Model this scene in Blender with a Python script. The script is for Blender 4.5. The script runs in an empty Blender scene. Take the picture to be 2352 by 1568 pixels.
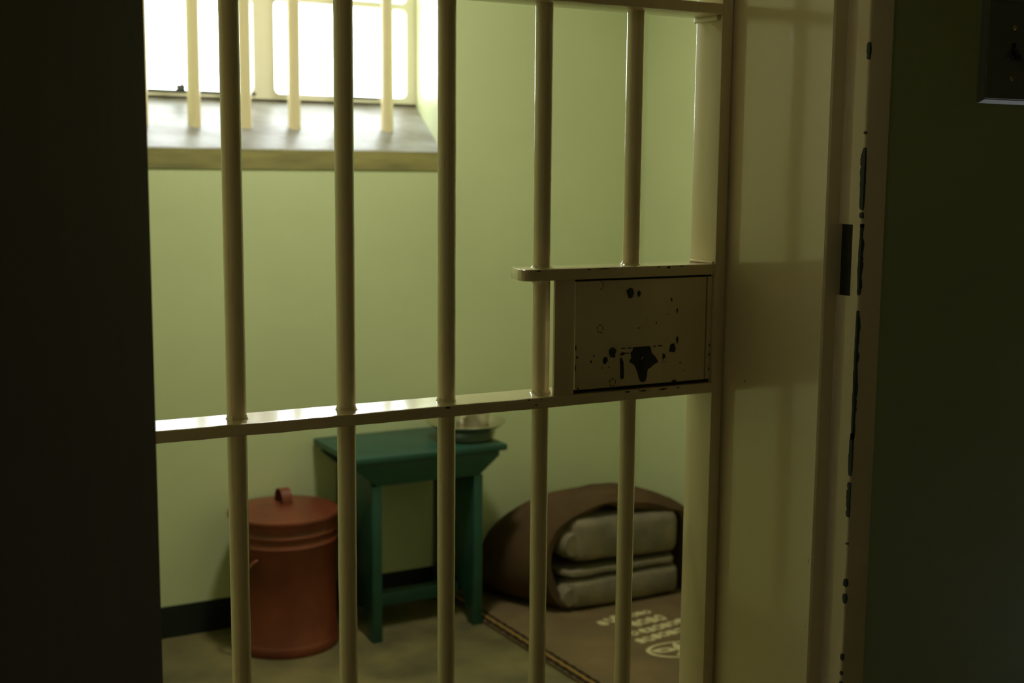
import bpy, bmesh, math, random
from mathutils import Vector, Matrix, noise
random.seed(7)
S = bpy.context.scene
C = S.collection
R = math.radians

# ------------------------------------------------------------------ camera
CAMZ = 1.4
yaw, pitch, roll, fpx = R(28.6), R(7.6), R(.5), 2920.0
f = Vector((math.sin(yaw)*math.cos(pitch), math.cos(yaw)*math.cos(pitch), -math.sin(pitch)))
r0 = Vector((math.cos(yaw), -math.sin(yaw), 0)); u0 = r0.cross(f)
r = math.cos(roll)*r0 + math.sin(roll)*u0
u = -math.sin(roll)*r0 + math.cos(roll)*u0
cd = bpy.data.cameras.new('camera'); cam = bpy.data.objects.new('camera', cd); C.objects.link(cam)
cam.matrix_world = Matrix(((r.x, u.x, -f.x, 0), (r.y, u.y, -f.y, 0), (r.z, u.z, -f.z, CAMZ), (0, 0, 0, 1)))
cd.sensor_width = 36; cd.lens = fpx/2352*36; cd.clip_start = .02
cd.dof.use_dof = True; cd.dof.focus_distance = 1.72; cd.dof.aperture_fstop = 5.6
S.camera = cam

# ------------------------------------------------------------------ sky, light, exposure
w = bpy.data.worlds.new('overcast_sky'); S.world = w; w.use_nodes = True
bg = w.node_tree.nodes['Background']
bg.inputs['Color'].default_value = (.94, .98, 1, 1); bg.inputs['Strength'].default_value = 10.5
pl = bpy.data.lights.new('window_portal', 'AREA'); pl.shape = 'RECTANGLE'; pl.size = 1.15; pl.size_y = .85
pl.cycles.is_portal = True
po = bpy.data.objects.new('window_portal', pl); C.objects.link(po)
po.location = (1.303, 4.17, 2.03); po.rotation_euler = (R(-90), 0, 0)
# the cell's own ceiling lamp
ll = bpy.data.lights.new('cell_lamp', 'AREA'); ll.shape = 'DISK'; ll.size = .22; ll.energy = 17; ll.color = (1, .96, .80)
lo = bpy.data.objects.new('cell_lamp', ll); C.objects.link(lo); lo.location = (1.22, 2.85, 2.5)
# dim fill light added in the corridor to lift the camera-facing faces
cl = bpy.data.lights.new('corridor_fill', 'AREA'); cl.shape = 'DISK'; cl.size = .35; cl.energy = 4.2; cl.color = (1, .84, .56)
co = bpy.data.objects.new('corridor_fill', cl); C.objects.link(co); co.location = (-1.1, .1, 2.55)
vs = S.view_settings; vs.view_transform = 'Standard'; vs.look = 'None'; vs.gamma = 1; vs.exposure = 0.0
S.display_settings.display_device = 'sRGB'

# ------------------------------------------------------------------ materials
def mat(name, col, rough=.5, bump=0, bscale=60, var=0, vscale=4, metal=0, spec=.5, coat=0, col2=None, stretch=(1, 1, 1), bdist=.002, vlo=.35, vhi=.65):
    m = bpy.data.materials.new(name); m.use_nodes = True; nt = m.node_tree; N = nt.nodes; L = nt.links
    b = N['Principled BSDF']
    b.inputs['Base Color'].default_value = (*col, 1); b.inputs['Roughness'].default_value = rough
    b.inputs['Metallic'].default_value = metal; b.inputs['Specular IOR Level'].default_value = spec
    b.inputs['Coat Weight'].default_value = coat; b.inputs['Coat Roughness'].default_value = .085
    g = N.new('ShaderNodeNewGeometry'); mp = N.new('ShaderNodeMapping'); mp.inputs['Scale'].default_value = stretch
    L.new(g.outputs['Position'], mp.inputs['Vector'])
    if var or col2:
        n = N.new('ShaderNodeTexNoise'); n.inputs['Scale'].default_value = vscale; n.inputs['Detail'].default_value = 6
        L.new(mp.outputs[0], n.inputs['Vector'])
        cr = N.new('ShaderNodeValToRGB')
        c2 = col2 or tuple(c*(1-var) for c in col)
        cr.color_ramp.elements[0].position = vlo; cr.color_ramp.elements[1].position = vhi
        cr.color_ramp.elements[0].color = (*c2, 1); cr.color_ramp.elements[1].color = (*col, 1)
        L.new(n.outputs['Fac'], cr.inputs[0]); L.new(cr.outputs[0], b.inputs['Base Color'])
    if bump:
        n2 = N.new('ShaderNodeTexNoise'); n2.inputs['Scale'].default_value = bscale; n2.inputs['Detail'].default_value = 4
        L.new(mp.outputs[0], n2.inputs['Vector'])
        bm_ = N.new('ShaderNodeBump'); bm_.inputs['Strength'].default_value = bump; bm_.inputs['Distance'].default_value = bdist
        L.new(n2.outputs['Fac'], bm_.inputs['Height']); L.new(bm_.outputs[0], b.inputs['Normal'])
    return m

M_wall = mat('pale_green_wall_paint', (.62, .67, .38), .42, .25, 9, .06, 2.5, bdist=.006)
M_ceil = mat('white_ceiling_paint', (.78, .78, .62), .7)
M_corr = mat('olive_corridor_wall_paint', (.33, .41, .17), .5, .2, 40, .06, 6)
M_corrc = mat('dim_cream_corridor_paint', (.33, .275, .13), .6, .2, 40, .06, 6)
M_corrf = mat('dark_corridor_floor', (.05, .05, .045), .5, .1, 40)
M_floor = mat('worn_cement_floor', (.215, .178, .07), .55, .3, 30, 0, 4.5, col2=(.095, .082, .038))
M_skirt = mat('black_skirting_paint', (.006, .012, .010), .35, .1, 30)
M_sill = mat('weathered_grey_cement_sill', (.30, .295, .29), .42, .5, 18, 0, 6, col2=(.165, .145, .11), stretch=(1, 1.6, 1), bdist=.004)
M_sille = mat('weathered_brown_sill_edge', (.33, .29, .10), .7, .5, 30, 0, 9, col2=(.19, .17, .065), stretch=(.5, 1, 2.4), bdist=.003)
M_cream = mat('glossy_cream_gate_paint', (.80, .68, .42), .2, .07, 130, .04, 12, bdist=.0008, coat=1)
M_creamj = mat('glossy_cream_frame_paint', (.80, .69, .42), .2, .10, 45, .04, 5, stretch=(1, 1, .5), bdist=.0012, coat=1)
M_creamw = mat('cream_window_paint', (.66, .62, .50), .35)
M_metal = mat('bare_dark_metal', (.012, .016, .014), .4, .4, 200, bdist=.001)
M_chip = mat('blue_grey_undercoat', (.024, .032, .030), .5, .4, 200, bdist=.001)
M_line = mat('seam_shade', (.012, .012, .008), .8)
M_teal = mat('teal_green_furniture_paint', (.016, .078, .056), .42, .15, 40, .2, 10)
M_red = mat('dull_red_bin_paint', (.19, .042, .016), .42, .15, 30, 0, 9, col2=(.13, .027, .011))
M_alu = mat('dull_aluminium', (.62, .58, .48), .28, .1, 80, metal=1)
M_mat = mat('brown_felt_mat', (.21, .145, .07), .95, .8, 260, 0, 5, col2=(.15, .11, .055), spec=.1)
M_braid = mat('dark_braid_edge', (.028, .017, .010), .95, .8, 300, spec=.1)
M_ochre = mat('ochre_stitching', (.26, .16, .04), .9, spec=.1)
M_print = mat('faded_cream_print', (.66, .58, .32), .9, .4, 120, .2, 60, spec=.1)
M_bun = mat('dark_brown_felt_blanket', (.125, .074, .036), .97, .8, 220, 0, 6, col2=(.085, .054, .028), spec=.08)
M_grey = mat('grey_brown_wool_blanket', (.26, .215, .14), .97, .9, 160, 0, 14, col2=(.17, .15, .105), spec=.08)
M_door = mat('dark_stained_wood', (.052, .022, .006), .6, .3, 30, 0, 3, col2=(.018, .010, .004), stretch=(1, 1, .25), bdist=.002, spec=.2)
M_switch = mat('dark_metal_switch_plate', (.11, .13, .095), .42, .1, 60)
M_brass = mat('brass_screw', (.45, .36, .16), .3, metal=1)
M_black = mat('black_plastic', (.004, .005, .006), .35)
M_rust = mat('steel_casement', (.05, .06, .055), .5)
M_ground = mat('pale_gravel_yard', (.42, .40, .35), .9, .3, 20)
g = bpy.data.materials.new('window_glass'); g.use_nodes = True
nt = g.node_tree; nt.nodes.remove(nt.nodes['Principled BSDF'])
tr = nt.nodes.new('ShaderNodeBsdfTransparent'); tr.inputs[0].default_value = (.93, .95, .94, 1)
gl = nt.nodes.new('ShaderNodeBsdfGlossy'); gl.inputs['Roughness'].default_value = .02
mx = nt.nodes.new('ShaderNodeMixShader'); mx.inputs[0].default_value = .06
nt.links.new(tr.outputs[0], mx.inputs[1]); nt.links.new(gl.outputs[0], mx.inputs[2])
nt.links.new(mx.outputs[0], nt.nodes['Material Output'].inputs[0])
M_glass = g

# ------------------------------------------------------------------ mesh helpers (world coordinates)
def nb(): return bmesh.new()
def box(bm, x0, x1, y0, y1, z0, z1, bev=0, seg=2):
    t = bmesh.new(); bmesh.ops.create_cube(t, size=1)
    for v in t.verts:
        v.co = Vector(((x0+x1)/2+v.co.x*(x1-x0), (y0+y1)/2+v.co.y*(y1-y0), (z0+z1)/2+v.co.z*(z1-z0)))
    if bev: bmesh.ops.bevel(t, geom=t.edges[:], offset=bev, segments=seg, profile=.5, affect='EDGES')
    merge(bm, t)
def merge(bm, t):
    me = bpy.data.meshes.new('t'); t.to_mesh(me); t.free(); bm.from_mesh(me); bpy.data.meshes.remove(me)
def lathe(bm, cx, cy, prof, n=48, sx=1, sy=1):
    rings = []
    for (rr, z) in prof:
        if rr < 1e-6: rings.append([bm.verts.new((cx, cy, z))]*n)
        else: rings.append([bm.verts.new((cx+rr*sx*math.cos(2*math.pi*k/n), cy+rr*sy*math.sin(2*math.pi*k/n), z)) for k in range(n)])
    for a, b in zip(rings, rings[1:]):
        for k in range(n):
            q = [a[k], a[(k+1) % n], b[(k+1) % n], b[k]]
            q = list(dict.fromkeys(q))
            if len(q) > 2: bm.faces.new(q)
def rod(bm, cx, cy, z0, z1, rad, n=24, wob=0, seed=0):
    k = max(2, int((z1-z0)/.012)) if wob else 1
    prof = [(0, z0)]
    for i in range(k+1):
        z = z0+(z1-z0)*i/k
        prof.append((rad*(1+wob*(noise.noise(Vector((seed*7.3, 0, z*22)))+.5*noise.noise(Vector((seed*3.1, 5, z*60))))), z))
    prof.append((0, z1)); lathe(bm, cx, cy, prof, n)
def prism(bm, pts, axis, a0, a1, bev=0):
    # pts: 2D outline; axis 'Y' -> (x,z) swept along y; 'X' -> (y,z); 'Z' -> (x,y)
    t = bmesh.new()
    def P(p, a): return {'Y': (p[0], a, p[1]), 'X': (a, p[0], p[1]), 'Z': (p[0], p[1], a)}[axis]
    A = [t.verts.new(P(p, a0)) for p in pts]; B = [t.verts.new(P(p, a1)) for p in pts]
    t.faces.new(A); t.faces.new(B[::-1]); n = len(pts)
    for i in range(n): t.faces.new([A[i], B[i], B[(i+1) % n], A[(i+1) % n]])
    bmesh.ops.recalc_face_normals(t, faces=t.faces[:])
    if bev: bmesh.ops.bevel(t, geom=t.edges[:], offset=bev, segments=2, profile=.5, affect='EDGES')
    merge(bm, t)
def tube(bm, path, rad, n=10, flat=1.0):
    pts = [Vector(p) for p in path]; rings = []
    for i, p in enumerate(pts):
        d = (pts[min(i+1, len(pts)-1)]-pts[max(i-1, 0)]).normalized()
        a = d.cross(Vector((0, 0, 1)));
        if a.length < .1: a = d.cross(Vector((1, 0, 0)))
        a.normalize(); b = d.cross(a)
        rr = rad[i] if isinstance(rad, (list, tuple)) else rad
        rings.append([bm.verts.new(p+a*rr*math.cos(2*math.pi*k/n)+b*rr*flat*math.sin(2*math.pi*k/n)) for k in range(n)])
    for a, b in zip(rings, rings[1:]):
        for k in range(n): bm.faces.new([a[k], a[(k+1) % n], b[(k+1) % n], b[k]])
    bm.faces.new(rings[0][::-1]); bm.faces.new(rings[-1])
def blob(bm, plane, pos, a, b, ra, rb, mi, n=14, rough=.3, seed=0):
    vs_ = []
    for k in range(n):
        t = 2*math.pi*k/n; q = 1+rough*noise.noise(Vector((math.cos(t)*1.7+seed*9.1, math.sin(t)*1.7, seed*2.3)))*1.6
        p, z = a+ra*q*math.cos(t), b+rb*q*math.sin(t)
        vs_.append(bm.verts.new((p, pos, z) if plane == 'Y' else (pos, p, z)))
    fc = bm.faces.new(vs_); fc.material_index = mi
    fc.normal_update()
    want = Vector((0, -1, 0)) if plane == 'Y' else Vector((-1, 0, 0))
    if fc.normal.dot(want) < 0: fc.normal_flip()
def poly(bm, pts3, mi):
    fc = bm.faces.new([bm.verts.new(p) for p in pts3]); fc.material_index = mi; return fc
ORIG = {}
def obj(name, bm, m, parent=None, smooth=False, kind=None, label=None, recalc=True):
    if recalc: bmesh.ops.recalc_face_normals(bm, faces=bm.faces[:])
    root = parent
    while root is not None and root.parent: root = root.parent
    off = Vector(ORIG.get(root.name, (0, 0, 0))) if root else Vector((0, 0, 0))
    if off.length:
        for v in bm.verts: v.co -= off
    me = bpy.data.meshes.new(name); bm.to_mesh(me); bm.free()
    for mm in (m if isinstance(m, (list, tuple)) else [m]): me.materials.append(mm)
    if smooth:
        me.shade_smooth(); me.set_sharp_from_angle(angle=R(38))
    o = bpy.data.objects.new(name, me); C.objects.link(o)
    if parent: o.parent = parent
    if kind: o['kind'] = kind
    if label: o['label'] = label
    return o
def thing(name, label, cat, loc, group=None):
    o = bpy.data.objects.new(name, None); C.objects.link(o); o.location = loc; o.empty_display_size = .1
    o['label'] = label; o['category'] = cat; ORIG[o.name] = loc
    if group: o['group'] = group
    return o
def struct(name, bm, m, smooth=False, parent=None):
    return obj(name, bm, m, parent, smooth, kind=None if parent else 'structure')

# ------------------------------------------------------------------ the cell
XL, XR, YB, YF, H = .02, 2.552, 3.72, 1.62, 2.75      # cell interior
CY0, CX0, CX1, CH = -1.0, -2.6, 4.0, 2.75              # corridor
YW = 1.301                                             # corridor face of the front wall
# window opening: splayed, with a sloping sill
WX0, WX1, WZ0, WZ1 = .82, 1.767, 1.463, 2.35           # at the inner face
VX0, VX1, VZ0, VZ1, VY = .755, 1.850, 1.632, 2.42, 4.12   # at the frame
bm = nb(); box(bm, XL-.2, XR+.2, YF-.5, YB+.45, -.1, 0); struct('floor', bm, M_floor)
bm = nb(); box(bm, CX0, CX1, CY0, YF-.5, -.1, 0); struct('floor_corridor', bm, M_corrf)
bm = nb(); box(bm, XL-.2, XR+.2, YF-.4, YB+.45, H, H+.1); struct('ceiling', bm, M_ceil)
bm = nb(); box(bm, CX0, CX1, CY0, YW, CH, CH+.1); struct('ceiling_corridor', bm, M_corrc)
bm = nb(); box(bm, XL-.2, XL, YF, YB, 0, H); struct('wall_left', bm, M_wall)
bm = nb(); box(bm, XR, XR+.2, YF, YB, 0, H); struct('wall_right', bm, M_wall)
# back wall with splayed opening (inner quad ring, outer quad ring, reveals)
bm = nb()
YO = 4.17
def ring(y, x0, x1, z0, z1): return [bm.verts.new((x0, y, z0)), bm.verts.new((x1, y, z0)), bm.verts.new((x1, y, z1)), bm.verts.new((x0, y, z1))]
EI = ring(YB, XL-.2, XR+.2, 0, H); OI = ring(YB, WX0, WX1, WZ0-.063, WZ1)
SM = ring(VY, VX0, VX1, VZ0-.063, VZ1); OO = ring(YO, VX0, VX1, VZ0-.063, VZ1); EO = ring(YO, XL-.2, XR+.2, 0, H)
for A, B in ((EI, OI), (OI, SM), (SM, OO), (OO, EO), (EO, EI)):
    for i in range(4): bm.faces.new([A[i], A[(i+1) % 4], B[(i+1) % 4], B[i]])
struct('wall_back', bm, M_wall)
# sloping sill slab (front edge brown and weathered, top grey)
bm = nb()
prof = [(YB-.004, WZ0-.062), (YB-.004, WZ0-.004), (YB+.004, WZ0+.001), (VY, VZ0), (VY, VZ0-.055), (YB+.02, WZ0-.062)]
A = []
for side in (0, 1):
    row = []
    for (y, z) in prof:
        t = max(0, (y-YB)/(VY-YB)); x = (WX0+(VX0-WX0)*t) if side == 0 else (WX1+(VX1-WX1)*t)
        row.append(bm.verts.new((x, y, z)))
    A.append(row)
n = len(prof)
for i in range(n):
    fc = bm.faces.new([A[0][i], A[0][(i+1) % n], A[1][(i+1) % n], A[1][i]]); fc.material_index = 1 if i == 0 else 0
bm.faces.new(A[0][::-1]); bm.faces.new(A[1])
struct('trim_1', bm, [M_sill, M_sille])
bm = nb(); box(bm, XL, XR-.004, YB-.004, YB, 0, .098); struct('baseboard_back', bm, M_skirt)
bm = nb(); box(bm, XR-.004, XR, YF, YB, 0, .098); struct('baseboard_right', bm, M_skirt)
bm = nb(); box(bm, XL, XL+.004, YF, YB-.004, 0, .098); struct('baseboard_left', bm, M_skirt)

# window frame, panes and the bars set in the sill
win = bpy.data.objects.new('window_1', None); C.objects.link(win); win['kind'] = 'structure'
def frame_with_holes(name, x0, x1, z0, z1, holes, y0, y1, rad, m, parent):
    """flat frame with rounded-corner openings, extruded between y0 and y1"""
    bm = nb()
    xs = sorted({x0, x1, *[h[0] for h in holes], *[h[1] for h in holes]})
    zs = sorted({z0, z1, *[h[2] for h in holes], *[h[3] for h in holes]})
    for i in range(len(xs)-1):
        for j in range(len(zs)-1):
            a, b, c, d = xs[i], xs[i+1], zs[j], zs[j+1]
            if any(h[0]-1e-6 <= a and b <= h[1]+1e-6 and h[2]-1e-6 <= c and d <= h[3]+1e-6 for h in holes): continue
            box(bm, a, b, y0, y1, c, d)
    for h in holes:
        for (cx, cz, sx, sz) in ((h[0], h[2], 1, 1), (h[1], h[2], -1, 1), (h[0], h[3], 1, -1), (h[1], h[3], -1, -1)):
            pts = [(cx, cz)]
            for k in range(7):
                t = math.pi/2*k/6
                pts.append((cx+sx*rad*(1-math.sin(t)), cz+sz*rad*(1-math.cos(t))))
            prism(bm, pts, 'Y', y0, y1)
    return obj(name, bm, m, parent)
MUN = 1.945
holesR = [(1.338, 1.808, 1.647, MUN), (1.338, 1.808, MUN+.019, 2.16), (1.338, 1.808, 2.176, 2.375)]
holesL = [(.796, 1.268, 1.647, MUN), (.796, 1.268, MUN+.019, 2.16), (.796, 1.268, 2.176, 2.375)]
frame_with_holes('window_frame', VX0, VX1, VZ0-.004, VZ1, holesR+holesL, 4.09, 4.125, .018, M_creamw, win)
for nm, hs in (('left', holesL), ('right', holesR)):
    for h in hs:
        bm = nb(); box(bm, h[0]-.004, h[1]+.004, 4.108, 4.112, h[2]-.004, h[3]+.004); obj('window_pane', bm, M_glass, win)
bm = nb(); box(bm, .80, 1.272, 4.083, 4.09, 1.640, 1.647); box(bm, .80, 1.272, 4.10, 4.104, 1.6575, 1.6605); obj('casement_rail', bm, M_rust, win, label='dark lower rail of the left casement')
bm = nb(); box(bm, 1.57, 1.70, 4.083, 4.09, 1.641, 1.647); box(bm, 1.34, 1.80, 4.10, 4.103, 1.657, 1.6595); obj('casement_rail', bm, M_rust, win)  # short lower strip stands in for a shadow line below the pane
bm = nb(); box(bm, 1.015, 1.040, 4.07, 4.09, 1.645, 1.662, .003); tube(bm, [(1.028, 4.075, 1.655), (1.032, 4.06, 1.675), (1.024, 4.05, 1.690)], .004); obj('window_latch', bm, M_rust, win, True, label='dark metal latch')
for k in range(6):
    x = .860+.1575*k; y = 3.885; zs = WZ0+(y-YB)/(VY-YB)*(VZ0-WZ0)
    bm = nb(); rod(bm, x, y, zs-.012, 2.40, .0205, 24)
    obj('window_bar', bm, M_cream, win, True)

# yard outside
bm = nb(); box(bm, -15, 18, 4.6, 40, -.15, -.05); struct('ground', bm, M_ground)

# ------------------------------------------------------------------ front wall and steel door frame
OX0, OX1, OZ = .236, 1.2457, 2.06
bm = nb()
box(bm, CX0, OX0-.043, YW, YF, 0, CH); box(bm, OX1+.043, CX1, YW, YF, 0, CH); box(bm, OX0-.043, OX1+.043, YW, YF, OZ+.05, CH)
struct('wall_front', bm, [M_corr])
# cell side skin of the front wall, painted as the cell
bm = nb()
box(bm, XL, OX0-.043, YF, YF+.006, 0, H); box(bm, OX1+.043, XR, YF, YF+.006, 0, H); box(bm, OX0-.043, OX1+.043, YF, YF+.006, OZ+.05, H)
struct('wall_front_inside', bm, M_wall)
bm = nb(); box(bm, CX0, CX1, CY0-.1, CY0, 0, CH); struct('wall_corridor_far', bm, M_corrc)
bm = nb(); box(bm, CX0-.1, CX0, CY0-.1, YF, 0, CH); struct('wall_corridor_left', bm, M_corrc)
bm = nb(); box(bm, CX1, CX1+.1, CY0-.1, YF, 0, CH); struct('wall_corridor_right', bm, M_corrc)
# right jamb: panel X=1.236 | step at Y=1.354 | rebate strip X=1.262 with a lock slot | rounded corner | face Y=1.312
JP, JS, JY, JF, JR = 1.220, 1.2457, 1.3365, 1.295, OX1+.043
SL = (1.3118, 1.3350, 1.2342, 1.3324)   # slot y0,y1,z0,z1
def jamb(sgn, zlist):
    bm = nb()
    X = (lambda x: x) if sgn > 0 else (lambda x: OX0+OX1-x)
    def section(z0, z1, slot=False):
        pts = [(JP, YF+.004), (JP, JY+.0025), (JP+.0025, JY)]
        if slot: pts += [(JS+.012, JY-.0015), (JS+.012, SL[0]), (JS, SL[0])]
        else: pts += [(JS-.002, JY), (JS, JY-.002)]
        pts += [(JS, JF+.003), (JS+.001, JF+.001), (JS+.003, JF), (JR-.002, JF), (JR, JF+.002), (JR, YF+.004)]
        prism(bm, [(X(p[0]), p[1]) for p in pts], 'Z', z0, z1)
    for (a, b, s) in zlist: section(a, b, s)
    return bm, X
bm, X = jamb(1, [(0, SL[2], False), (SL[2], SL[3], True), (SL[3], OZ+.05, False)])
bmesh.ops.recalc_face_normals(bm, faces=bm.faces[:])
# chipped paint along the outer corner (shape of bare metal wrapping both faces)
def chip(z0, z1, wy, wx, seed):
    n = max(9, int((z1-z0)/.0022)); e = .0004
    L1, L2 = [], []
    for i in range(n):
        t = i/(n-1); z = z0+(z1-z0)*t; env = min(1, (math.sin(math.pi*t)+.001)**.2)
        q = 1+.7*noise.noise(Vector((seed*5.7, z*70, 0)))+.35*noise.noise(Vector((seed*5.7, z*240, 3)))
        q2 = 1+.7*noise.noise(Vector((seed*5.7, z*70, 8)))+.35*noise.noise(Vector((seed*5.7, z*240, 5)))
        L1.append((JS-e, JF+.002+wy*env*q, z)); L2.append((JS+.001+wx*env*q2, JF-e, z))
    for i in range(n-1):
        c0, c1 = (JS-e, JF-e, L1[i][2]), (JS-e, JF-e, L1[i+1][2])
        poly(bm, [L1[i], L1[i+1], c1, c0], 1); poly(bm, [c0, c1, L2[i+1], L2[i]], 1)
for (a, b, wy, wx) in ((1.555, 1.578, .004, .002), (1.455, 1.459, .002, .001), (1.352, 1.437, .005, .002), (1.3405, 1.349, .003, .002), (1.328, 1.333, .001, .003), (1.314, 1.333, .0008, .003),
                   (1.2345, 1.315, .002, .004), (1.03, 1.213, .0012, .004), (.978, 1.04, .003, .002), (.930, .969, .0045, .001), (.918, .932, .003, .001), (.878, .881, .002, .001),
                   (.816, .828, .003, .003), (.791, .806, .0025, .003), (.706, .716, .0025, .002), (.684, .690, .002, .002), (.655, .675, .002, .002), (1.9, 1.95, .004, .003), (.30, .42, .004, .003)):
    chip(1.4+(a-1.4)*.987, 1.4+(b-1.4)*.987, wy, wx, a*10)
for (y, z, q) in ((1.3625, .8450, .0008), (1.3625, .8415, .0006), (1.3635, .7450, .0007), (1.520, 1.085, .0011)):
    blob(bm, 'X', JP-.0003, y*.987, 1.4+(z-1.4)*.987, q, q*1.6, 1, seed=z)
# slot recess is dark metal
jr = obj('trim_2', bm, [M_creamj, M_chip], None, True, 'structure', recalc=False)
bm = nb(); box(bm, JS+.0025, JS+.0118, SL[0]+.0003, JY-.0016, SL[2]+.0005, SL[3]-.0005); obj('slot_lining', bm, M_metal, jr)
bm = nb(); box(bm, JS+.001, JS+.0024, SL[0]+.0003, SL[0]+.0012, SL[2]+.0005, SL[3]-.0005); obj('slot_edge', bm, M_metal, jr)
bm, X = jamb(-1, [(0, OZ+.05, False)])
obj('trim_3', bm, M_creamj, None, True, 'structure')
bm = nb(); box(bm, OX0+.0, OX1-.0, JF, YF+.004, OZ, OZ+.05); box(bm, OX0+.026, OX1-.026, JY, YF, OZ-.026, OZ); obj('trim_4', bm, M_creamj, None, False, 'structure')

# ------------------------------------------------------------------ barred gate
GY0, GY1, GC = 1.550, 1.615, 1.584      # front face, back face, bar centres
gate = thing('barred_gate', 'cream painted steel bar gate with square lock box closing the doorway of the cell', 'gate', (.305, GC, .03))
SX0, SX1 = 1.1965, 1.2165
LSX0, LSX1 = .2935, .3055
GT = 2.02
bm = nb(); box(bm, SX0, SX1, GY0, GY1, .03, GT, .0022)
for (x, z) in ((1.1963, 1.1392), (1.1969, 1.1245), (1.1981, 1.1022)): pass
obj('stile', bm, M_cream, gate, True)
bm = nb(); box(bm, LSX0, LSX1, GY0, GY1, .03, GT, .0022); obj('stile', bm, M_cream, gate, True)
# rails; the one under the lock has small chips on its face
def rail(x0, x1, z0, z1, chips=(), edge=()):
    bm = nb()
    # slightly uneven hand-painted edges
    n = max(2, int((x1-x0)/.02)); secs = []
    for i in range(n+1):
        x = x0+(x1-x0)*i/n; j = .0005*noise.noise(Vector((x*40, z0*9, 0))); k = .0006*noise.noise(Vector((x*50, z0*9, 4)))
        b = .0022
        prof = [(GY0+b, z0+k), (GY0+.0006, z0+.0006+k), (GY0, z0+b+k), (GY0, z0+b+.0006+k), (GY0, z1-b-.0006+j), (GY0, z1-b+j), (GY0+.0006, z1-.0006+j), (GY0+b, z1+j), (GY0+b+.0008, z1+j), (GY1-b-.0008, z1+.0013+j*.3), (GY1-b, z1+.0013+j*.3), (GY1, z1-b), (GY1, z0+b), (GY1-b, z0)]
        secs.append([bm.verts.new((x, y, z)) for (y, z) in prof])
    for a, c in zip(secs, secs[1:]):
        for i in range(len(a)): bm.faces.new([a[i], a[(i+1) % len(a)], c[(i+1) % len(a)], c[i]])
    bm.faces.new(secs[0]); bm.faces.new(secs[-1][::-1])
    bmesh.ops.recalc_face_normals(bm, faces=bm.faces[:])
    for i, (x, z, a, c) in enumerate(chips): blob(bm, 'Y', GY0-.0008, x, z, a, c, 1, seed=i+z0)
    return obj('rail', bm, [M_cream, M_metal], gate, True, recalc=False)
rail(LSX1, SX0, 1.065, 1.081, [(1.0405, 1.0782, .0045, .0013), (1.062, 1.0785, .0015, .0006), (1.0684, 1.0778, .0062, .0013), (1.079, 1.0782, .0025, .0005), (1.1034, 1.0775, .0055, .0013), (1.1110, 1.0778, .0018, .0008), (1.1321, 1.078, .003, .0012),
                                (.745, 1.0785, .0045, .0012), (.873, 1.0790, .0022, .0007), (.893, 1.0788, .0016, .0006), (.885, 1.071, .002, .001)])
rail(LSX1, SX0, 1.634, 1.650)
rail(LSX1, SX0, .42, .436)
rail(LSX1, SX0, .035, .051)
rail(LSX1, SX0, 2.004, 2.02)
# short plate above the lock with a cut and rounded free end
bm = nb()
px0 = .8635; pr = .009
pts = [(px0+pr, GY0), (px0+pr*.35, GY0+pr*.25), (px0+.0005, GY0+pr), (px0+.012, GY1+.010), (SX0, GY1+.010), (SX0, GY0)]
pts = [(px0+.0145, GY0), (px0+.009, GY0+.0012), (px0+.004, GY0+.005), (px0+.001, GY0+.011), (px0+.0012, GY0+.02), (px0+.0135, GY1), (SX0, GY1), (SX0, GY0)]
prism(bm, pts, 'Z', 1.2475, 1.264, .0015)
bmesh.ops.recalc_face_normals(bm, faces=bm.faces[:])
for i, (x, z, a, c) in enumerate([(1.1098, 1.2612, .003, .0018), (1.0913, 1.2622, .004, .0008), (1.1333, 1.2622, .003, .0008), (.9951, 1.2622, .012, .0007), (.9696, 1.2622, .004, .0006), (.8870, 1.2618, .0035, .0010)]):
    blob(bm, 'Y', GY0-.0004, x, z, a, c, 1, seed=i+20)
obj('lock_top_plate', bm, [M_cream, M_metal], gate, True, recalc=False)
# bars and weld beads
BR = .0127
bx = [.4604, .6106, .7598, .9112, 1.0649]
def weld(bm, x, z, up):
    s = 1 if up else -1
    prof = [(BR*.9, z-.001*s)]
    for k in range(6):
        t = k/5; prof.append((BR+.0042*(1-math.sin(t*math.pi/2)), z+s*(.0048*(1-math.cos(t*math.pi/2)))))
    prof.append((BR*.95, z+s*.006))
    i0 = len(bm.verts); lathe(bm, x, GC, prof, 28); bm.verts.ensure_lookup_table()
    for v in bm.verts[i0:]:
        d = noise.noise(Vector((v.co.x*160, v.co.y*160, z*50)))
        v.co += Vector((v.co.x-x, v.co.y-GC, 0))*d*.18
for i, x in enumerate(bx):
    bm = nb(); rod(bm, x, GC, .051, 2.004, BR, 28, .018, i)
    obj('gate_bar', bm, M_cream, gate, True)
    lv = [(1.081, True), (1.65, True), (.436, True), (.051, True)]
    if x > .87: lv += [(1.264, True), (1.2475, False)] if i == 3 else [(1.264, True)]
    for (z, up) in lv:
        if i == 4 and abs(z-1.081) < .001: continue
        bm = nb(); weld(bm, x, z, up); obj('weld_bead', bm, M_cream, gate, True)
bm = nb()      # gusset weld lumps on the stile corner
box(bm, SX0-.004, SX0+.001, GY0+.004, GY1-.002, 1.2640, 1.2675, .0015); obj('weld_bead', bm, M_cream, gate, True); bm = nb()
box(bm, SX0-.006, SX0+.001, GY0+.006, GY1-.001, 1.6260, 1.6345, .002)
obj('weld_bead', bm, M_cream, gate, True)
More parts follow.
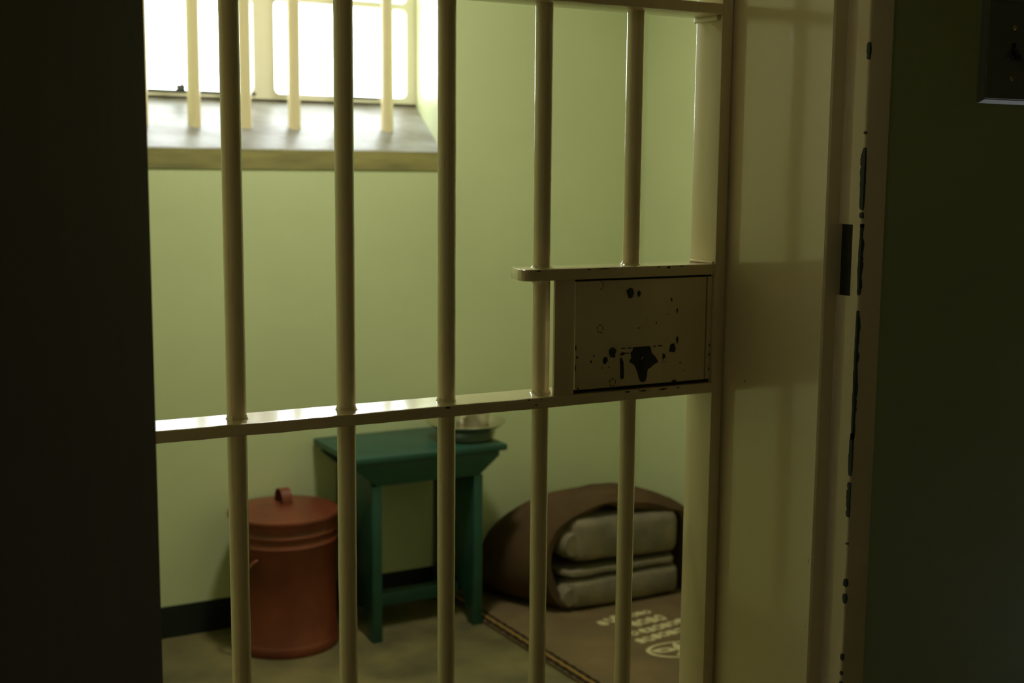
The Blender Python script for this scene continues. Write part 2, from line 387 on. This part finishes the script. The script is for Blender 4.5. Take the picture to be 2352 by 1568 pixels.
# lock box: left strap, case, right strap, cover plate, escutcheon
lock = nb(); box(lock, .9165, .9500, GY0+.004, GY0+.009, 1.0805, 1.2478, .001); lk = obj('lock_strap', lock, M_cream, gate, True)
bm = nb(); box(bm, .9510, 1.1965, GY0+.0095, GY1-.002, 1.0808, 1.2476); case = obj('lock_case', bm, M_line, gate, label='lock case coloured dark as gap shade behind the cover plate')  # near-black colour gives the shade in the gaps round the cover
bm = nb(); box(bm, .9522, 1.1845, GY0+.0045, GY0+.014, 1.0862, 1.2445, .0008)
bmesh.ops.recalc_face_normals(bm, faces=bm.faces[:])
YP = GY0+.0042
for i, (x, z, a, c) in enumerate([(1.0447, 1.2245, .0062, .0072), (1.0599, 1.2226, .0032, .0045), (1.1198, 1.2116, .0016, .0028), (1.1304, 1.1949, .0014, .0040), (1.0753, 1.1853, .0009, .0009), (1.0928, 1.178, .0010, .0022),
        (1.132, 1.1499, .0020, .0055), (.955, 1.1342, .0017, .0018), (1.0168, 1.1383, .0062, .0075), (1.0032, 1.127, .0042, .0052), (1.1236, 1.1384, .0062, .0070), (.9835, 1.1353, .0010, .0022), (.9787, 1.1267, .0013, .0018),
        (.9988, 1.1162, .0010, .0010), (1.0097, 1.1162, .0012, .0010), (1.1386, 1.1151, .0012, .0014), (1.1453, 1.1031, .0008, .0009), (1.1067, 1.127, .0045, .0042), (1.1035, 1.1185, .0022, .0052), (1.1114, 1.1179, .0008, .0014),
        (1.0492, 1.1154, .0012, .0022), (1.0419, 1.1162, .0013, .0010), (1.0969, 1.1152, .0011, .0014), (1.1275, 1.0878, .0050, .0020), (.9525, 1.1484, .0010, .0040), (.9525, 1.1186, .0008, .0050), (1.062, 1.172, .0030, .0006), (.957, 1.0885, .0015, .0015), (1.114, 1.1905, .003, .0004)]):
    blob(bm, 'Y', YP-.0002, x, z, a, c, 2 if (a > .005) else 1, seed=i+40)
for i, (x, z) in enumerate([(.993, 1.2378), (.9934, 1.1742), (1.017, 1.0932)]):    # ring outlines of painted-over rivets
    n = 20
    for k in range(n):
        if i == 0 and 4 < k < 14: continue
        t0, t1 = 2*math.pi*k/n, 2*math.pi*(k+1)/n; a, b = .0044, .0052; q = 1.18+.12*math.sin(k*1.7)
        poly(bm, [(x+a*math.cos(t0), YP-.0002, z+b*math.sin(t0)), (x+a*q*math.cos(t0), YP-.0002, z+b*q*math.sin(t0)), (x+a*q*math.cos(t1), YP-.0002, z+b*q*math.sin(t1)), (x+a*math.cos(t1), YP-.0002, z+b*math.sin(t1))][::-1], 1)
cover = obj('lock_cover_plate', bm, [M_cream, M_metal, M_chip], gate, True, recalc=False)
bm = nb(); box(bm, 1.1870, 1.1960, GY0+.0045, GY0+.016, 1.0862, 1.2445, .0006); bmesh.ops.recalc_face_normals(bm, faces=bm.faces[:])
for i, z in enumerate((1.1392, 1.1245, 1.1022)): blob(bm, 'Y', YP-.0002, 1.1925, z, .0013, .0022, 1, seed=i+90)
obj('lock_strap', bm, [M_cream, M_metal], gate, True, recalc=False)
for (x, z) in ((1.0168, 1.1383), (1.1236, 1.1384), (1.0447, 1.2245)):
    bm = nb(); t = bmesh.new(); bmesh.ops.create_uvsphere(t, u_segments=16, v_segments=8, radius=1)
    for v in t.verts: v.co = Vector((x+v.co.x*.0048, YP+v.co.y*.0012, z+v.co.z*.0058))
    merge(bm, t); obj('rivet', bm, M_chip, cover, True, label='bare metal rivet head')
# escutcheon, a thin plate with its cream paint chipped around the keyhole
bm = nb(); box(bm, 1.0290, 1.1050, YP-.0007, YP+.001, 1.0870, 1.1442, .0003); bmesh.ops.recalc_face_normals(bm, faces=bm.faces[:])
bl = [(1.0506, 1.1438), (1.0583, 1.1440), (1.0817, 1.1440), (1.0835, 1.1408), (1.085, 1.1334), (1.09, 1.1295), (1.0963, 1.1218), (1.0964, 1.1181), (1.0895, 1.1157), (1.0852, 1.1123), (1.0783, 1.1084), (1.0773, 1.0975), (1.0745, 1.0911), (1.0684, 1.0901), (1.0644, 1.0926), (1.0621, 1.0978), (1.0602, 1.1045), (1.0575, 1.1105), (1.0539, 1.1172), (1.0452, 1.1221), (1.0455, 1.125), (1.0485, 1.1277), (1.0466, 1.1358), (1.0508, 1.1391)]
ye = YP-.0010
poly(bm, [(x, ye, z) for x, z in bl][::-1], 1)
poly(bm, [(x, ye, z) for x, z in [(1.0284, 1.1297), (1.0322, 1.1287), (1.035, 1.1221), (1.0355, 1.115), (1.0364, 1.0996), (1.0339, 1.0969), (1.0296, 1.0979)]][::-1], 1)
for i, (x, z, a, c) in enumerate([(1.034, 1.1432, .005, .0010), (1.0451, 1.1430, .0038, .0010), (1.0329, 1.1351, .0044, .0022), (1.0406, 1.1358, .0050, .0008), (1.09, 1.1430, .0028, .0010), (1.1000, 1.1432, .0044, .0011)]):
    blob(bm, 'Y', ye, x, z, a, c, 1, seed=i+70)
for fc in bm.faces:
    if fc.material_index == 1:
        fc.normal_update()
        if fc.normal.y > 0: fc.normal_flip()
esc = obj('escutcheon', bm, [M_cream, M_metal], gate, recalc=False)
bm = nb(); kp = [(1.0674+.0052*math.cos(t*math.pi/10), 1.1265+.0060*math.sin(t*math.pi/10)) for t in range(-3, 14)] + [(1.0645, 1.108), (1.0702, 1.108)]
prism(bm, kp, 'Y', ye-.0008, ye+.0002); obj('keyhole', bm, M_black, esc)
bm = nb(); tube(bm, [(1.0664, ye-.0011, 1.1250), (1.0690, ye-.0011, 1.1292)], .0006, 6); obj('key_pin', bm, M_alu, esc, True, label='bright pin inside the keyhole')
# hinges on the hidden left side keep the gate on its jamb
for z in (.35, 1.75):
    bm = nb(); box(bm, .262, .2935, 1.575, 1.59, z, z+.06, .002); rod(bm, .272, 1.575, z-.01, z+.07, .008, 16); obj('hinge', bm, M_cream, gate, True)

# ------------------------------------------------------------------ wooden outer door, swung open
HX, HY = .2820, 1.2545
d = Vector((-.55, -.835, 0)).normalized(); nn = Vector((-d.y, d.x, 0)); nn = Vector((.835, -.55, 0)).normalized()
def dpt(s, t, z): p = Vector((HX, HY, z))+d*s-nn*t; return p
door = bpy.data.objects.new('door_1', None); C.objects.link(door); door['kind'] = 'structure'
def slab(s0, s1, t0, t1, z0, z1, bev=.002):
    bm = nb(); t = bmesh.new(); bmesh.ops.create_cube(t, size=1)
    for v in t.verts: v.co = dpt(s0+(s1-s0)*(v.co.x+.5), t0+(t1-t0)*(v.co.y+.5), z0+(z1-z0)*(v.co.z+.5))
    bmesh.ops.bevel(t, geom=t.edges[:], offset=bev, segments=2, profile=.5, affect='EDGES'); merge(bm, t); return bm
obj('door_leaf', slab(0, .88, 0, .045, .012, 2.04), M_door, door, True)
for z in (.3, 1.8):
    obj('hinge', slab(-.004, .0, .010, .040, z, z+.1, .0005), M_metal, door)

# ------------------------------------------------------------------ switch plate on the corridor wall
sw = thing('light_switch', 'dark metal light switch plate with two screws on the corridor wall', 'light switch', (1.518, YW, 1.502))
bm = nb()
x0, x1, z0, z1 = 1.459, 1.578, 1.5020, 1.6525
pts = []
t = bmesh.new(); bmesh.ops.create_cube(t, size=1)
for v in t.verts:
    s = .88 if v.co.y < 0 else 1
    v.co = Vector(((x0+x1)/2+v.co.x*(x1-x0)*s, YW-.004+v.co.y*.008, (z0+z1)/2+v.co.z*(z1-z0)*(.91 if v.co.y < 0 else 1)))
bmesh.ops.bevel(t, geom=t.edges[:], offset=.0012, segments=2, affect='EDGES'); merge(bm, t)
plate = obj('plate', bm, M_switch, sw, True)
cx = 1.5195
for z in (1.6107, 1.5397):
    bm = nb(); t = bmesh.new(); bmesh.ops.create_uvsphere(t, u_segments=16, v_segments=8, radius=1)
    for v in t.verts: v.co = Vector((cx+v.co.x*.0036, YW-.0080+v.co.y*.0016, z+v.co.z*.0036))
    merge(bm, t); box(bm, cx-.003, cx+.003, YW-.0100, YW-.0094, z-.0004, z+.0004); obj('screw', bm, M_brass, sw, True)
bm = nb(); box(bm, cx-.0042, cx+.0042, YW-.0095, YW-.0075, 1.565, 1.589, .0008); fr = obj('toggle_slot', bm, M_black, sw)
bm = nb()
t = bmesh.new(); bmesh.ops.create_cube(t, size=1)
for v in t.verts:
    lo = v.co.y < 0
    v.co = Vector((cx+v.co.x*(.012 if lo else .007), YW-.0085+(-.010 if lo else 0), (1.567 if lo else 1.578)+v.co.z*(.008 if lo else .012)))
bmesh.ops.bevel(t, geom=t.edges[:], offset=.001, segments=2, affect='EDGES'); merge(bm, t); obj('toggle', bm, M_black, sw, True)

# ------------------------------------------------------------------ teal stool table
st = thing('stool_table', 'teal green wooden stool table with plank legs against the back wall', 'table', (1.57, 3.545, 0))
TX0, TX1, TY0, TY1, TZ = 1.320, 1.825, 3.368, 3.712, .572
bm = nb(); box(bm, TX0, TX1, TY0, TY1, TZ-.020, TZ, .004); obj('tabletop', bm, M_teal, st, True)
for y in (3.392, 3.668):
    bm = nb(); a = TZ-.0201
    prism(bm, [(1.336, a), (1.336, .533), (1.404, .478), (1.741, .478), (1.809, .533), (1.809, a)], 'Y', y, y+.020, .0012); obj('apron', bm, M_teal, st, True)
for x in (1.387, 1.722):
    bm = nb()
    fy0, fy1 = 3.412, 3.668
    y0, y1 = 3.3925, 3.690
    pts = [(y0, 0), (y0, .478), (fy0, .478), (fy0, .552), (fy1, .552), (fy1, .478), (y1, .478), (y1, 0), (y1-.035, 0)]
    ym, ht = (y0+y1)/2, .13
    for k in range(11):
        t = k/10; yy = (y1-.045)+((y0+.045)-(y1-.045))*t; pts.append((yy, ht*(math.sin(math.pi*t))**.6 if 0 < t < 1 else .012))
    pts.append((y0+.035, 0))
    prism(bm, pts, 'X', x, x+.030, .0012); obj('leg', bm, M_teal, st, True)
bm = nb(); box(bm, 1.417, 1.722, 3.50, 3.535, .070, .112, .0015); obj('stretcher', bm, M_teal, st, True)

# ------------------------------------------------------------------ dish and mug on the table
BX, BY = 1.750, 3.505
bo = thing('metal_dish', 'shallow aluminium dish with a wide rim on the green table', 'dish', (BX, BY, TZ))
bm = nb()
lathe(bm, BX, BY, [(0, TZ), (.078, TZ), (.088, TZ+.004), (.094, TZ+.030), (.098, TZ+.034), (.122, TZ+.050), (.1245, TZ+.0525), (.1235, TZ+.055), (.120, TZ+.053), (.096, TZ+.038), (.0905, TZ+.033), (.085, TZ+.006), (.077, TZ+.003), (0, TZ+.003)], 64)
obj('dish_body', bm, M_alu, bo, True)
mx_, my_ = 1.782, 3.50; mz = TZ+.0035
mu = thing('metal_mug', 'plain aluminium mug standing in the dish', 'mug', (mx_, my_, mz))
bm = nb(); lathe(bm, mx_, my_, [(0, mz), (.038, mz), (.041, mz+.003), (.042, mz+.078), (.044, mz+.081), (.0425, mz+.083), (.0395, mz+.079), (.0385, mz+.005), (0, mz+.004)], 40); obj('mug_body', bm, M_alu, mu, True)
bm = nb(); tube(bm, [(mx_-.040, my_-.002, mz+.068), (mx_-.058, my_-.006, mz+.070), (mx_-.066, my_-.008, mz+.055), (mx_-.064, my_-.008, mz+.032), (mx_-.052, my_-.005, mz+.018), (mx_-.040, my_-.002, mz+.018)], .0035, 8); obj('mug_handle', bm, M_alu, mu, True)

# ------------------------------------------------------------------ red lidded bin
KX, KY = 1.166, 3.541
bn = thing('lidded_bin', 'dull red metal bin with a domed lid standing beside the green table', 'bin', (KX, KY, 0))
bm = nb()
rb = .153
lathe(bm, KX, KY, [(0, .012), (.140, .012), (.146, .0), (.157, .0), (.160, .006), (.160, .022), (.157, .030), (rb, .036), (rb-.001, .18), (rb, .312), (.1565, .318), (.159, .3235), (.1565, .329), (rb, .335), (rb, .343), (.1565, .349), (.159, .3545), (.1565, .360), (rb, .366), (rb+.001, .388), (rb-.004, .389), (rb-.005, .30), (rb-.006, .03), (0, .025)], 72)
body = obj('bin_body', bm, M_red, bn, True)
bm = nb()
lathe(bm, KX, KY, [(rb+.0022, .372), (rb+.0055, .372), (rb+.007, .392), (rb+.0115, .395), (rb+.0125, .400), (rb+.0105, .4045), (.150, .406), (.11, .417), (.06, .426), (0, .429), (0, .4255), (.06, .4225), (.11, .413), (.15, .401), (rb+.0022, .398)], 72)
lid = obj('lid', bm, M_red, bn, True)
# strap handle on the lid: flat band bent into an arch, running front to back
bm = nb(); hw = .0155; prev = None
ax = Vector((1, .04, 0)).normalized(); aw = Vector((ax.y, -ax.x, 0))
for k in range(17):
    t = math.pi*k/16; s = .034*math.cos(t); zz = .4255+.042*math.sin(t)**.85
    c = Vector((KX-.002, KY-.004, zz))+aw*0+Vector((0, 0, 0)); c += Vector((math.cos(R(15)), -math.sin(R(15)), 0))*s*0 + ax.cross(Vector((0, 0, 1)))*s
    q = [bm.verts.new(c+ax*hw*e+Vector((0, 0, 1))*h) for e, h in ((-1, 0), (1, 0), (1, .0022), (-1, .0022))]
    if prev:
        for i in range(4): bm.faces.new([prev[i], prev[(i+1) % 4], q[(i+1) % 4], q[i]])
    prev = q
obj('lid_handle', bm, M_red, lid, True)
for sgn in (1, -1):
    bm = nb(); a0 = R(-152) if sgn > 0 else R(28)
    e = Vector((math.cos(a0), math.sin(a0), 0)); tg = Vector((-e.y, e.x, 0)); o_ = Vector((KX, KY, 0))+e*rb
    path = [o_+tg*(-.040)+Vector((0, 0, .292)), o_+tg*(-.036)+e*.012+Vector((0, 0, .288)), o_+tg*(-.022)+e*.030+Vector((0, 0, .258)), o_+e*.034+Vector((0, 0, .246)), o_+tg*.022+e*.030+Vector((0, 0, .258)), o_+tg*.036+e*.012+Vector((0, 0, .288)), o_+tg*.040+Vector((0, 0, .292))]
    tube(bm, path, .005, 10); obj('side_handle', bm, M_red, bn, True)

# ------------------------------------------------------------------ sleeping mat with braid edge and faded print
mt = thing('sleeping_mat', 'brown felt sleeping mat with braided edge and faded cream print on the floor', 'mat', (2.1, 2.8, 0))
MZ = .012
def medge(y): return 1.7585+(3.4-y)*.030 if y < 3.4 else 1.7585
bm = nb(); pts = [(medge(3.70), 3.70), (medge(3.4), 3.4), (medge(2.9), 2.9), (medge(2.4), 2.4), (medge(1.9), 1.9), (2.53, 1.9), (2.53, 3.70)]
prism(bm, pts, 'Z', .0005, MZ, .003); obj('mat_body', bm, M_mat, mt, True)
for off, w_, m_, nm in ((.008, .0075, M_braid, 'braid'), (.0215, .0060, M_ochre, 'stitching'), (.035, .0065, M_braid, 'braid')):
    bm = nb(); path = []
    for k in range(150):
        y = 3.69-k*.0118; path.append((medge(y)+off+.0010*math.sin(k*1.3), y, MZ+.0008))
    tube(bm, path, [w_*(.85+.25*math.sin(k*1.9)) for k in range(150)], 8, .45); obj(nm, bm, m_, mt, True)
# print: rows of worn characters and an oval stamp, too blurred to read
bm = nb(); pz = MZ+.0006
def pdot(x, y, rx, ry, a=0, n=12, seed=0, hole=0):
    c, s = math.cos(a), math.sin(a); o, i = [], []
    for k in range(n):
        t = 2*math.pi*k/n; q = 1+.35*noise.noise(Vector((math.cos(t)*1.5+seed, math.sin(t)*1.5, seed*2)))
        px, py = rx*q*1.25*math.cos(t), ry*q*1.15*math.sin(t)
        o.append(bm.verts.new((x+c*px-s*py, y+s*px+c*py, pz)))
        if hole: i.append(bm.verts.new((x+(c*px-s*py)*hole, y+(s*px+c*py)*hole, pz)))
    if not hole: bm.faces.new(o)
    else:
        for k in range(n): bm.faces.new([o[k], o[(k+1) % n], i[(k+1) % n], i[k]])
def row(x0, y0, x1, y1, n, rx, ry, seed, hole=.45):
    a = math.atan2(y1-y0, x1-x0)
    for k in range(n):
        t = k/(n-1) if n > 1 else 0; pdot(x0+(x1-x0)*t, y0+(y1-y0)*t, rx, ry, a+math.pi/2*(k % 2)*0, seed=seed+k*1.7, hole=hole if k % 2 else 0)
row(2.075, 3.200, 2.170, 3.230, 4, .012, .020, 1)
row(2.172, 3.212, 2.255, 3.222, 4, .012, .014, 3)
row(2.160, 3.150, 2.262, 3.158, 4, .015, .022, 5)
row(2.175, 3.085, 2.330, 3.110, 6, .014, .017, 7)
row(2.075, 3.080, 2.150, 3.085, 3, .014, .017, 9)
row(2.095, 3.020, 2.250, 3.040, 6, .014, .017, 11)
# oval
ox, oy, oa, ra, rbb = 2.160, 2.910, R(-14), .105, .062
n = 40
for k in range(n):
    t0, t1 = 2*math.pi*k/n, 2*math.pi*(k+1)/n
    P = []
    for (t, q) in ((t0, 1), (t1, 1), (t1, .86), (t0, .86)):
        a, b = ra*q*math.cos(t), rbb*q*math.sin(t); P.append(bm.verts.new((ox+a*math.cos(oa)-b*math.sin(oa), oy+a*math.sin(oa)+b*math.cos(oa), pz)))
    bm.faces.new(P)
pdot(2.115, 2.925, .030, .014, R(-10), seed=4, hole=.4); pdot(2.165, 2.915, .012, .036, R(-10), seed=6); pdot(2.195, 2.905, .028, .022, R(10), seed=8, hole=.35); pdot(2.165, 2.880, .03, .012, seed=12)
for v in bm.verts: pass
pr_ = obj('print', bm, M_print, mt, recalc=False, label='faded cream lettering and oval stamp')
for p in pr_.data.polygons: pass

# ------------------------------------------------------------------ bedding roll
def cr_curve(P, m):
    out = []; P = [P[0]]+P+[P[-1]]
    for i in range(1, len(P)-2):
        for k in range(m):
            t = k/m; a, b, c, d_ = [Vector(q) for q in P[i-1:i+3]]
            out.append(.5*((2*b)+(-a+c)*t+(2*a-5*b+4*c-d_)*t*t+(-a+3*b-3*c+d_)*t**3))
    out.append(Vector(P[-2])); return out
bb = thing('blanket_bundle', 'dark brown felt blanket folded over into a dome at the head of the mat', 'bedding', (2.2, 3.5, MZ))
z0 = MZ+.0012
secs = [   # y, outline (x,z) from bottom left over the top to bottom right
 (3.335, [(2.045, z0), (1.985, .05), (1.953, .12), (1.948, .21), (1.990, .290), (2.08, .335), (2.18, .352), (2.32, .335), (2.44, .300), (2.492, .268), (2.515, .15), (2.512, z0)]),
 (3.355, [(2.035, z0), (1.975, .05), (1.938, .12), (1.932, .21), (1.972, .300), (2.07, .352), (2.18, .373), (2.32, .357), (2.44, .318), (2.500, .282), (2.525, .15), (2.520, z0)]),
 (3.42, [(2.005, z0), (1.945, .05), (1.905, .12), (1.895, .20), (1.925, .295), (2.03, .357), (2.16, .383), (2.30, .378), (2.43, .335), (2.512, .280), (2.535, .15), (2.530, z0)]),
 (3.50, [(1.960, z0), (1.905, .05), (1.868, .11), (1.862, .19), (1.895, .285), (2.00, .345), (2.13, .370), (2.29, .370), (2.43, .330), (2.515, .265), (2.540, .15), (2.535, z0)]),
 (3.60, [(1.915, z0), (1.868, .04), (1.842, .09), (1.845, .15), (1.885, .235), (1.98, .295), (2.10, .325), (2.27, .330), (2.42, .295), (2.505, .230), (2.530, .13), (2.525, z0)]),
 (3.67, [(1.905, z0), (1.880, .03), (1.870, .07), (1.880, .11), (1.920, .175), (2.00, .225), (2.12, .255), (2.27, .258), (2.40, .235), (2.48, .180), (2.505, .11), (2.50, z0)]),
 (3.695, [(1.94, z0), (1.93, .02), (1.93, .05), (1.94, .08), (1.97, .11), (2.04, .14), (2.14, .155), (2.27, .155), (2.38, .145), (2.44, .12), (2.46, .07), (2.46, z0)])]
inner = [(2.055, z0+.001), (2.015, .05), (1.982, .12), (1.968, .20), (1.995, .262), (2.05, .315), (2.11, .325), (2.17, .343), (2.23, .328), (2.40, .297), (2.462, .280), (2.484, .20), (2.490, z0+.001)]
bm = nb(); rows = []
def addrow(y, P, m=6, N=67):
    c = cr_curve([(p[0], p[1], 0) for p in P], m)
    # resample by arc length
    L_ = [0]
    for a, b in zip(c, c[1:]): L_.append(L_[-1]+(b-a).length)
    out = []
    for i in range(N):
        s = L_[-1]*i/(N-1); j = 0
        while j < len(L_)-2 and L_[j+1] < s: j += 1
        t = (s-L_[j])/max(1e-9, L_[j+1]-L_[j]); p = c[j].lerp(c[j+1], t)
        out.append(p)
    rows.append([bm.verts.new((p.x, y, max(p.y, z0))) for p in out])
addrow(3.66, [(x+(2.22-x)*.06, z*.8 if z > .02 else z) for x, z in inner])
addrow(3.50, inner); addrow(3.36, inner); addrow(3.340, [(x, z) for x, z in inner])
for y, P in secs: addrow(y, P)
for a, b in zip(rows, rows[1:]):
    for i in range(len(a)-1): bm.faces.new([a[i], a[i+1], b[i+1], b[i]])
for v in bm.verts:
    n_ = noise.noise(v.co*9)*.006+noise.noise(v.co*28)*.002
    if v.co.z > z0+.01: v.co += Vector((n_*.5, 0, n_))
bm.faces.new(rows[-1]); bm.faces.new(rows[0][::-1])
bm.faces.new([r_[0] for r_ in rows]+[r_[-1] for r_ in rows[::-1]])
o = obj('brown_blanket', bm, M_bun, bb, True)
for p in o.data.polygons: p.use_smooth = True

def fold_block(name, label, xa, xb, ya, yb, za, zb, tilt, m, mid=None, lobes=True):
    """folded blanket: rounded slab with a visible fold spiral on its left end"""
    t_ = thing(name, label, 'blanket', ((xa+xb)/2, (ya+yb)/2, za), 'folded blankets inside the bundle')
    bm = nb(); NX, NA = 26, 28; rws = []
    hz = (zb-za)/2; zc = (za+zb)/2; hy = (yb-ya)/2; yc = (ya+yb)/2
    for i in range(NX+1):
        s = i/NX; x = xa+(xb-xa)*s
        e = min(s, 1-s)*(xb-xa); cap = min(1, (max(0, e)/.035+.0001))**.5 if e < .035 else 1
        cap = .62+.38*cap
        rw = []
        for k in range(NA):
            t = 2*math.pi*k/NA; c, s_ = math.cos(t), math.sin(t); p = .38
            yy = hy*cap*abs(c)**p*(1 if c > 0 else -1); zz = hz*cap*abs(s_)**p*(1 if s_ > 0 else -1)
            zz += tilt*(s-.5)
            w_ = .0035*noise.noise(Vector((x*11, yy*9, zz*14+za*7)))
            rw.append(bm.verts.new((x, yc+yy+w_, zc+zz+w_)))
        rws.append(rw)
    for a, b in zip(rws, rws[1:]):
        for k in range(NA): bm.faces.new([a[k], a[(k+1) % NA], b[(k+1) % NA], b[k]])
    bm.faces.new(rws[0][::-1]); bm.faces.new(rws[-1])
    low = min(v.co.z for v in bm.verts)
    obj('blanket_body', bm, m, t_, True)
    if lobes:
        bm = nb(); path = []; r0_ = min(hz*.62, .04)
        tube(bm, [(xa+.012-.004*math.sin(k), ya+.010+k*.030, zc-tilt*.5*0-.004) for k in range(7)], [r0_*(.75 if k == 0 else 1) for k in range(7)], 20, 1.15)
        obj('fold', bm, m, t_, True)
    return t_
fold_block('folded_blanket', 'thick grey brown folded blanket, topmost inside the brown bundle', 2.030, 2.462, 3.318, 3.60, .159, .308, -.018, M_grey)
fold_block('folded_blanket', 'thin grey brown folded layer squeezed between two thicker blankets', 2.010, 2.455, 3.322, 3.60, .121, .146, -.004, M_grey, lobes=False)
fold_block('folded_blanket', 'lowest grey brown folded blanket, resting on the sleeping mat', 2.020, 2.468, 3.315, 3.60, MZ+.0012, .117, 0, M_grey)
